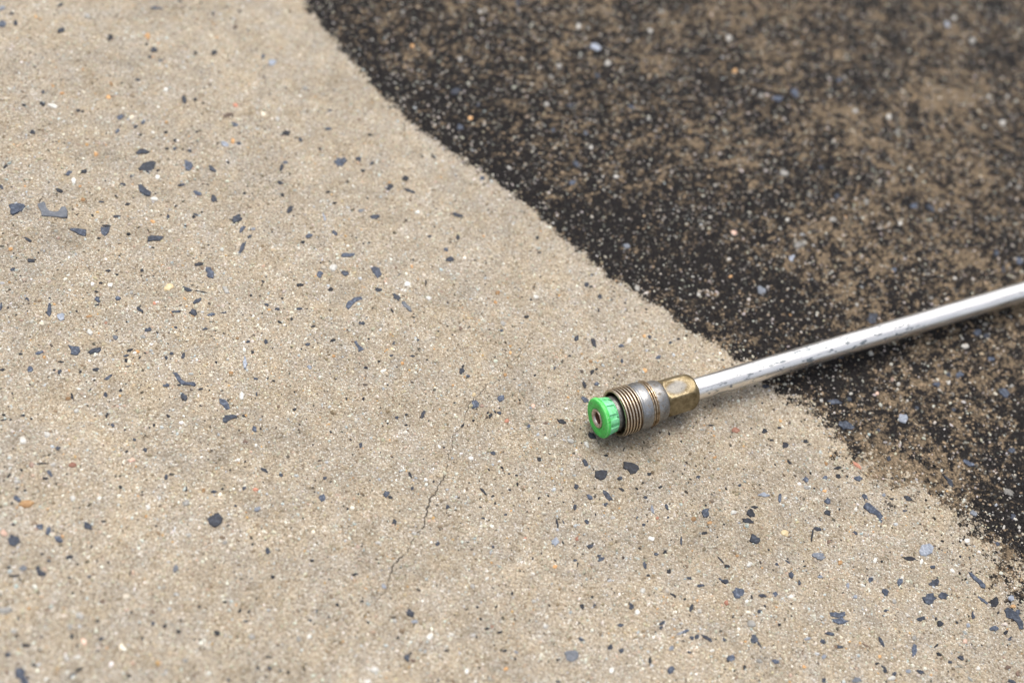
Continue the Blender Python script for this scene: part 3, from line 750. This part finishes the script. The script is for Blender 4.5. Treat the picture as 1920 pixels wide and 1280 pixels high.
PW = np.array([.25, .25, .24, .045, .10, .014, .03, .024, .065, .035]); PW = PW / PW.sum()
pick = RNG.choice(len(PAL), NG, p=PW)
tint = PAL[pick] * np.array([[.884, .905, .895]]) * RNG.uniform(.80, 1.16, (NG, 1)) * RNG.uniform(.95, 1.05, (NG, 3))
tint *= patchy(sx, sy)
mott = np.clip((vnoise(sx, sy, .045, 31) - .5) * 2.4, 0, 1) * np.clip(vnoise(sx, sy, .010, 32) * 1.5 - .2, 0, 1)
tint *= (1 - .34 * mott)[:, None]
smg = smudge_and_shade(sx, sy)[:, None] * RNG.uniform(.05, .75, (NG, 1))
tint = tint * (1 - smg) + np.array([[.085, .072, .053]]) * smg  # grains take the same dirt smudges and painted nozzle shadow
# film: brown or black, some grain tops rubbed bare
thin = thinness(sx, sy, sdg) + RNG.normal(0, .15, NG)
fb = np.clip((thin - .51) / .14, 0, 1)[:, None]
film = np.array([[.0115, .011, .0112]]) * (1 - fb) + np.array([[.215, .158, .102]]) * fb
film = film * RNG.uniform(.45, 1.6, (NG, 1))
pb = .30 + .16 * np.clip((rad / MM - .45) / .5, 0, 1)
bare = RNG.random(NG) < pb
bare_col = np.array([.33, .31, .275])[None, :] * (RNG.random((NG, 1)) ** 2.0 * 1.35 + .10) * RNG.uniform(.94, 1.06, (NG, 3))
warm = RNG.random(NG) < .14
bare_col = np.where(warm[:, None], tint * .9, bare_col)
film = np.where(bare[:, None], bare_col, film)
tint = np.where(dirty[:, None], film, tint)
rad = np.where(dirty & bare, rad * 1.05, rad)
hg = height(sx, sy)
K = 5
ang = RNG.uniform(0, 6.28, NG)[:, None] + np.arange(K)[None, :] * (2 * math.pi / K) + RNG.uniform(-.3, .3, (NG, K))
jr = RNG.uniform(.78, 1.22, (NG, K))
el = RNG.uniform(.72, 1.35, NG)
ea = RNG.uniform(0, 3.14, NG)
prot = rad * RNG.uniform(.25, .62, NG)
ux = np.cos(ang) * jr * el[:, None]; uy = np.sin(ang) * jr / el[:, None]
cx_ = ux * np.cos(ea)[:, None] - uy * np.sin(ea)[:, None]
cy_ = ux * np.sin(ea)[:, None] + uy * np.cos(ea)[:, None]
V = np.zeros((NG, 2 * K + 1, 3), np.float32)
V[:, :K, 0] = sx[:, None] + cx_ * rad[:, None]; V[:, :K, 1] = sy[:, None] + cy_ * rad[:, None]
V[:, :K, 2] = (hg - .0003)[:, None]
V[:, K:2 * K, 0] = sx[:, None] + cx_ * rad[:, None] * .78; V[:, K:2 * K, 1] = sy[:, None] + cy_ * rad[:, None] * .78
V[:, K:2 * K, 2] = (hg + prot * .72)[:, None] + RNG.uniform(-.2, .2, (NG, K)) * prot[:, None]
V[:, 2 * K, 0] = sx; V[:, 2 * K, 1] = sy; V[:, 2 * K, 2] = hg + prot
tmpl = []
for i in range(K):
    j = (i + 1) % K
    tmpl += [(i, j, K + j), (i, K + j, K + i), (K + i, K + j, 2 * K)]
tmpl = np.array(tmpl)
F = (np.arange(NG)[:, None, None] * (2 * K + 1) + tmpl[None]).reshape(-1, 3)
sme = mesh_np('sand_grains', V.reshape(-1, 3), F, 3)
attr_c(sme, 'tint', np.repeat(tint, 2 * K + 1, axis=0))
sand = link('sand_grains', sme, vcol_material('sand', .8, .10), ground)
sand['kind'] = 'stuff'

# ------------------------------------------------------------------ pressure washer lance
AX_H = 0.01135
TIP = at(1118.5, 784.5, AX_H)
FAR = at(1872, 560.5, AX_H)
axd = (FAR - TIP)
axd[2] = 0
axd /= np.linalg.norm(axd)
lance = bpy.data.objects.new('pressure_washer_lance', None)
SC.collection.objects.link(lance)
lance.empty_display_size = .02
xa = Vector(axd)
za = Vector((0, 0, 1))
ya = za.cross(xa)
lance.matrix_world = Matrix(((xa.x, ya.x, za.x, TIP[0]), (xa.y, ya.y, za.y, TIP[1]), (xa.z, ya.z, za.z, TIP[2]), (0, 0, 0, 1)))
lance['label'] = 'steel pressure washer lance with brass fittings and green nozzle tip lying on concrete'
lance['category'] = 'lance'


def lathe(name, prof, mat, parent, nth=96, rfun=None, closed=False, sharp=28, extra=None):
    """prof: list of (s mm, r mm) along the lance axis; rfun(theta, s, r) may reshape it"""
    s = np.array([p[0] for p in prof]); r = np.array([p[1] for p in prof])
    th = np.arange(nth) * 2 * math.pi / nth
    S, T = np.meshgrid(s, th, indexing='ij')
    RR = np.repeat(r[:, None], nth, 1)
    if rfun is not None:
        RR = rfun(T, S, RR)
    # theta 0 = up, increasing towards -y' side (the camera side)
    P = np.stack([S, -RR * np.sin(T), RR * np.cos(T)], -1) * MM
    idx = np.arange(len(s) * nth).reshape(len(s), nth)
    a, b = idx[:-1], idx[1:]
    q = np.stack([a, np.roll(a, -1, 1), np.roll(b, -1, 1), b], -1).reshape(-1, 4)
    me = mesh_np(name, P.reshape(-1, 3), q, 4)
    if extra is not None:
        for k, fn in extra.items():
            attr_f(me, k, fn(T, S, RR).ravel())
    try:
        me.set_sharp_from_angle(angle=R(sharp))
    except Exception:
        pass
    return link(name, me, mat, parent)


def metal(name, base_lo, base_hi, rough_lo, rough_hi, nscale, metallic=1.0, stretch=(1, 1, 1), grime=None, grime_amt=.5, bumps=.0):
    t = NT(name)
    v = t.coord(scale=stretch)
    n = t.noise(v, nscale, 4.0, .6)
    c = t.mix(t.step(n, .35, .68), base_lo, base_hi)
    rgh = t.step(n, .3, .7, rough_hi, rough_lo)
    if grime is not None:
        gm = t.math('MULTIPLY', t.step(t.noise(t.coord(), nscale * 3.1, 5.0, .7), .50, .64), grime_amt)
        c = t.mix(gm, c, grime)
        rgh = t.math('ADD', rgh, t.math('MULTIPLY', gm, .35), clamp=True)
        t.bsdf(Metallic=t.math('SUBTRACT', metallic, t.math('MULTIPLY', gm, .6), clamp=True))
    else:
        t.bsdf(Metallic=metallic)
    t.bsdf(Base_Color=c, Roughness=rgh)
    if bumps > 0:
        t.set(t.b.inputs['Normal'], t.bump(t.noise(t.coord(), 1400.0, 3.0, .6), bumps, .0002))
    return t


# --- tube
tt = NT('scuffed_stainless_tube')
vs_ = tt.coord(scale=(60, 900, 900))
streak = tt.noise(vs_, 1.0, 3.0, .6)
spots = tt.noise(tt.coord(scale=(170, 420, 420)), 1.0, 4.0, .62)
zone = tt.noise(tt.coord(scale=(11, 40, 40)), 1.0, 1.0, .5)
scuff = tt.math('MULTIPLY', tt.step(spots, .555, .61), tt.step(zone, .47, .60))
base = tt.mix(tt.step(streak, .3, .7), (.74, .71, .67), (.87, .84, .80))
base = tt.mix(tt.math('MULTIPLY', scuff, .85), base, (.13, .16, .18))
tt.bsdf(Base_Color=base, Metallic=1.0, Roughness=tt.math('ADD', tt.step(streak, .3, .7, .26, .38), tt.math('MULTIPLY', scuff, .25)))
tt.set(tt.b.inputs['Normal'], tt.bump(streak, .06, .0002))
RT_ = 5.15
tube = lathe('tube', [(40, RT_ - .5), (44, RT_), (80, RT_), (140, RT_), (200, RT_), (300, RT_), (420, RT_), (560, RT_), (700, RT_), (760, RT_), (760.8, RT_ - .7), (760.8, 3.6), (740, 3.5)], tt.m, lance, 64)
# --- brass compression nut with six flats
brass = NT('worn_brass')
bv = brass.coord()
bn = brass.noise(bv, 260.0, 4.0, .62)
bf = brass.noise(bv, 1500.0, 3.0, .6)
bc = brass.mix(brass.step(bn, .33, .68), (.13, .098, .050), (.27, .215, .125))
grey = brass.math('MULTIPLY', brass.step(brass.math('ADD', brass.attr('flat'), brass.math('MULTIPLY', brass.math('SUBTRACT', bn, .5), .5)), .40, .68), .72)
bc = brass.mix(grey, bc, brass.mix(brass.step(bf, .3, .7), (.20, .20, .195), (.29, .285, .265)))
rimw = brass.step(brass.math('ABSOLUTE', brass.math('SUBTRACT', brass.math('ADD', brass.attr('flat'), brass.math('MULTIPLY', brass.math('SUBTRACT', bf, .5), .55)), .40)), .10, .0)
bc = brass.mix(brass.math('MULTIPLY', rimw, .28), bc, (.50, .43, .30))
speck = brass.step(brass.noise(bv, 900.0, 3.0, .7), .64, .70)
bc = brass.mix(brass.math('MULTIPLY', speck, .7), bc, (.06, .045, .025))
brass.bsdf(Base_Color=bc, Metallic=brass.math('SUBTRACT', .88, brass.math('MULTIPLY', grey, .7)), Roughness=brass.math('ADD', brass.step(bn, .3, .7, .58, .42), brass.math('MULTIPLY', grey, .12)))
brass.set(brass.b.inputs['Normal'], brass.bump(brass.math('ADD', bn, brass.math('MULTIPLY', bf, .5)), .25, .0004))
# direction to the camera round the axis
_cv = Vector(CAM_POS) - Vector(TIP)
CAM_TH = math.atan2(-_cv.dot(ya), _cv.dot(za))
FLAT_TH = CAM_TH - R(23)
AF = 8.15


def hexr(T):
    a = np.mod(T - FLAT_TH + math.pi / 6, math.pi / 3) - math.pi / 6
    return np.minimum(AF / np.cos(a), 9.28 + .05 * np.cos(a * 6))


def nut_r(T, S, RR):
    return np.minimum(hexr(T), RR)


def flat_attr(T, S, RR):
    a = np.mod(T - FLAT_TH + math.pi / 6, math.pi / 3) - math.pi / 6
    d = np.sqrt((a / .40) ** 2 + ((S - 39.0) / 5.6) ** 2)
    up = np.abs(np.mod(T - FLAT_TH + math.pi, 2 * math.pi) - math.pi) < math.pi / 6
    return np.where(up, np.clip(1.0 - d * .5, 0, 1), 0)


nut_prof = [(33.0, 5.0), (33.0, 8.2), (33.3, 8.55), (33.9, 9.0), (34.6, 9.35)] + [(34.6 + k * .45, 9.41) for k in range(1, 20)]
for k in range(0, 15):
    a = k / 14 * R(66)
    nut_prof.append((43.7 + 6.4 * math.sin(a) / math.sin(R(66)), 9.35 - 2.6 * (1 - math.cos(a)) / (1 - math.cos(R(66)))))
nut_prof += [(50.4, 6.3), (50.5, 5.6), (50.3, 5.15), (46, 5.1)]
nut = lathe('compression_nut', nut_prof, brass.m, lance, 180, nut_r, sharp=22, extra={'flat': flat_attr})
# --- grey body between sleeve and nut
nick = metal('tarnished_nickel', (.17, .168, .162), (.31, .305, .295), .32, .52, 240.0, .92, grime=(.13, .095, .06), grime_amt=.75, bumps=.25)


def body_r(T, S, RR):
    return RR * (1 + .006 * np.sin(3 * T + 1.0))


lathe('fitting_body', [(26.6, 7.5), (26.6, 9.5), (27.4, 9.75), (29.2, 9.7), (31.4, 9.55), (32.2, 9.3), (32.75, 8.9), (33.1, 8.3), (33.4, 7.0)], nick.m, lance, 96, body_r)
# --- threaded quick-connect sleeve
thr = NT('worn_bronze_thread')
tv = thr.coord()
tn = thr.noise(tv, 420.0, 4.0, .65)
tf = thr.noise(tv, 2200.0, 2.0, .6)
wear = thr.step(thr.math('ADD', thr.attr('crest'), thr.math('MULTIPLY', thr.math('SUBTRACT', tn, .5), .8)), .45, .85)
tc_ = thr.mix(wear, thr.mix(thr.step(tn, .3, .7), (.085, .050, .030), (.17, .11, .065)), thr.mix(thr.step(tf, .35, .65), (.40, .31, .20), (.60, .54, .45)))
thr.bsdf(Base_Color=tc_, Metallic=.9, Roughness=thr.step(wear, 0, 1, .55, .33))
thr.set(thr.b.inputs['Normal'], thr.bump(tf, .25, .0003))
PITCH = 1.52
TH0, TH1 = 9.2, 17.6


def thread_profile(T, S):
    ph = np.mod(S / PITCH - T / (2 * math.pi), 1.0)
    tri = 1 - np.abs(ph * 2 - 1)                     # 0..1..0
    tri = np.clip((tri - .16) / .60, 0, 1)
    tri = tri * tri * (3 - 2 * tri)
    env = np.clip((S - TH0 + .1) / .7, 0, 1) * np.clip((TH1 - S) / .8, 0, 1)
    return tri, env


def thread_r(T, S, RR):
    tri, env = thread_profile(T, S)
    deep = (S > TH0 + .05) & (S < TH1) & (RR > 10)
    return np.where(deep, RR - .82 * (1 - tri) * (.25 + .75 * env), RR)


def crest_attr(T, S, RR):
    tri, env = thread_profile(T, S)
    return np.where((S > TH0) & (S < TH1), tri, .75)


sp = [(15.0, 8.9), (12.0, 9.0), (10.0, 9.35), (9.35, 9.65), (9.05, 10.0), (9.02, 10.35), (9.2, 10.75), (9.45, 11.0)]
sp += [(9.45 + k * .09, 11.0) for k in range(1, int((TH1 - 9.45) / .09))]
sp += [(17.6, 10.2), (18.0, 10.15), (18.1, 10.5)]
lathe('threaded_sleeve', sp, thr.m, lance, 120, thread_r, sharp=60, extra={'crest': crest_attr})
coll = metal('polished_grey_collar', (.20, .203, .205), (.34, .345, .345), .26, .44, 190.0, .94, grime=(.15, .115, .075), grime_amt=.6, bumps=.2)
lathe('collar', [(18.0, 9.8), (18.0, 10.55), (18.25, 10.8), (18.7, 10.85), (18.95, 10.6), (19.2, 10.55), (19.5, 10.7), (20.0, 10.82), (21.4, 10.9), (22.8, 10.85), (23.4, 10.72), (23.6, 10.3)], coll.m, lance, 128)
ring_m = metal('bronze_ring', (.20, .135, .075), (.48, .40, .30), .30, .46, 500.0, .92, bumps=.2)
for s0, rr in ((23.55, 10.75), (24.75, 10.8), (25.75, 10.7)):
    lathe('retaining_ring', [(s0, 9.8), (s0 + .05, rr - .35), (s0 + .25, rr - .05), (s0 + .5, rr), (s0 + .75, rr - .08), (s0 + .92, rr - .4), (s0 + 1.0, 9.8)], ring_m.m, lance, 120)
# --- socket and nozzle tip
dark = metal('dark_steel', (.10, .10, .095), (.24, .235, .22), .35, .55, 420.0, .85, grime=(.05, .035, .025), grime_amt=.6)
lathe('inner_socket', [(6.9, 4.0), (6.9, 7.2), (7.3, 7.75), (8.4, 8.0), (9.3, 7.95), (9.6, 7.5), (10.2, 7.4), (15.0, 7.4), (15.2, 9.0)], dark.m, lance, 96)

gp = NT('worn_green_plastic')
gv = gp.coord()
gn = gp.noise(gv, 300.0, 4.0, .6)
gfine = gp.noise(gv, 1400.0, 3.0, .65)
gc = gp.mix(gp.step(gn, .3, .7), (.036, .36, .052), (.062, .50, .082))
gw = gp.math('MULTIPLY', gp.step(gp.math('ADD', gp.attr('edge'), gp.math('MULTIPLY', gp.math('SUBTRACT', gfine, .5), .9)), .45, .85), .65)
gc = gp.mix(gw, gc, (.20, .62, .20))
pale = gp.math('MULTIPLY', gp.attr('side'), gp.step(gn, .25, .7, .35, .9))
gc = gp.mix(pale, gc, (.21, .56, .33))
gs = gp.math('MULTIPLY', gp.step(gp.noise(gv, 520.0, 4.0, .7), .60, .66), .85)
scr = gp.math('MULTIPLY', gp.step(gp.noise(gp.coord(scale=(900, 260, 1500)), 1.0, 3.0, .6), .60, .66), .45)
gc = gp.mix(scr, gc, (.30, .60, .30))
gc = gp.mix(gs, gc, (.022, .085, .026))
gp.bsdf(Base_Color=gc, Roughness=gp.step(gfine, .3, .7, .38, .55))
gp.set(gp.b.inputs['Normal'], gp.bump(gp.math('ADD', gn, gfine), .4, .0004))
NF = 12


def cap_r(T, S, RR):
    w = np.cos(NF * (T - .12))
    pocket = np.clip((w + .15) / .35, 0, 1)
    pocket = pocket * pocket * (3 - 2 * pocket)
    env = np.clip((S - 2.45) / .35, 0, 1) * np.clip((7.0 - S) / .4, 0, 1)
    return RR - np.where((S > 2.2) & (S < 7.1), .72 * pocket * env, 0)


cap_prof = [(.55, 4.4), (.30, 4.75), (.12, 4.95), (.05, 5.6), (.0, 6.6), (.02, 7.8), (.12, 8.35), (.32, 8.75), (.65, 9.08), (1.1, 9.25), (1.6, 9.3), (1.9, 9.25), (2.15, 9.05), (2.4, 8.82)]
cap_prof += [(2.4 + k * .22, 8.82 - .78 * k / 21) for k in range(1, 22)] + [(7.25, 7.85), (7.35, 7.5), (7.35, 4.0)]


def cap_edge(T, S, RR):
    return np.clip(1 - np.abs(np.hypot(S - .75, (RR - 9.05))) / .9, 0, 1)


cap = lathe('nozzle_cap', cap_prof, gp.m, lance, 240, cap_r, sharp=50,
            extra={'edge': cap_edge, 'side': lambda T, S, RR: np.clip((S - 2.2) / .4, 0, 1)})
ins_m = metal('orifice_steel', (.42, .36, .31), (.62, .56, .51), .25, .42, 500.0, .95, grime=(.20, .09, .05), grime_amt=.5)
lathe('orifice_insert', [(1.2, 4.5), (.35, 4.5), (-.02, 4.42), (-.18, 4.15), (-.15, 3.7), (.15, 3.15), (.55, 2.85), (.9, 2.75)], ins_m.m, cap, 72)
rec = NT('rusty_orifice')
rn = rec.noise(rec.coord(), 900.0, 3.0, .65)
rec.bsdf(Base_Color=rec.ramp(rn, [(.3, (.045, .018, .010)), (.6, (.12, .045, .022)), (.8, (.26, .10, .045))]), Metallic=.35, Roughness=.5)
lathe('orifice_cup', [(.8, 2.8), (1.3, 2.62), (2.2, 2.35), (2.7, 1.5), (2.75, .02)], rec.m, cap, 48)
# the fan slot across the bottom of the cup
sl = NT('dark_slot')
sln = sl.noise(sl.coord(), 800.0)
sl.bsdf(Base_Color=sl.ramp(sln, [(.3, (.006, .005, .004)), (.7, (.014, .010, .008))]), Roughness=.6)
import bmesh
bm = bmesh.new()
bmesh.ops.create_cube(bm, size=1.0)
for vtx in bm.verts:
    vtx.co = Vector((vtx.co.x * .9 * MM, vtx.co.y * 3.4 * MM, vtx.co.z * .75 * MM))
bmesh.ops.bevel(bm, geom=list(bm.edges), offset=.00018, segments=2, affect='EDGES')
sme2 = bpy.data.meshes.new('spray_slot')
bm.to_mesh(sme2); bm.free()
so = link('spray_slot', sme2, sl.m, cap)
so.location = (2.45 * MM, 0, 0)
so.rotation_euler = (R(-38), 0, 0)
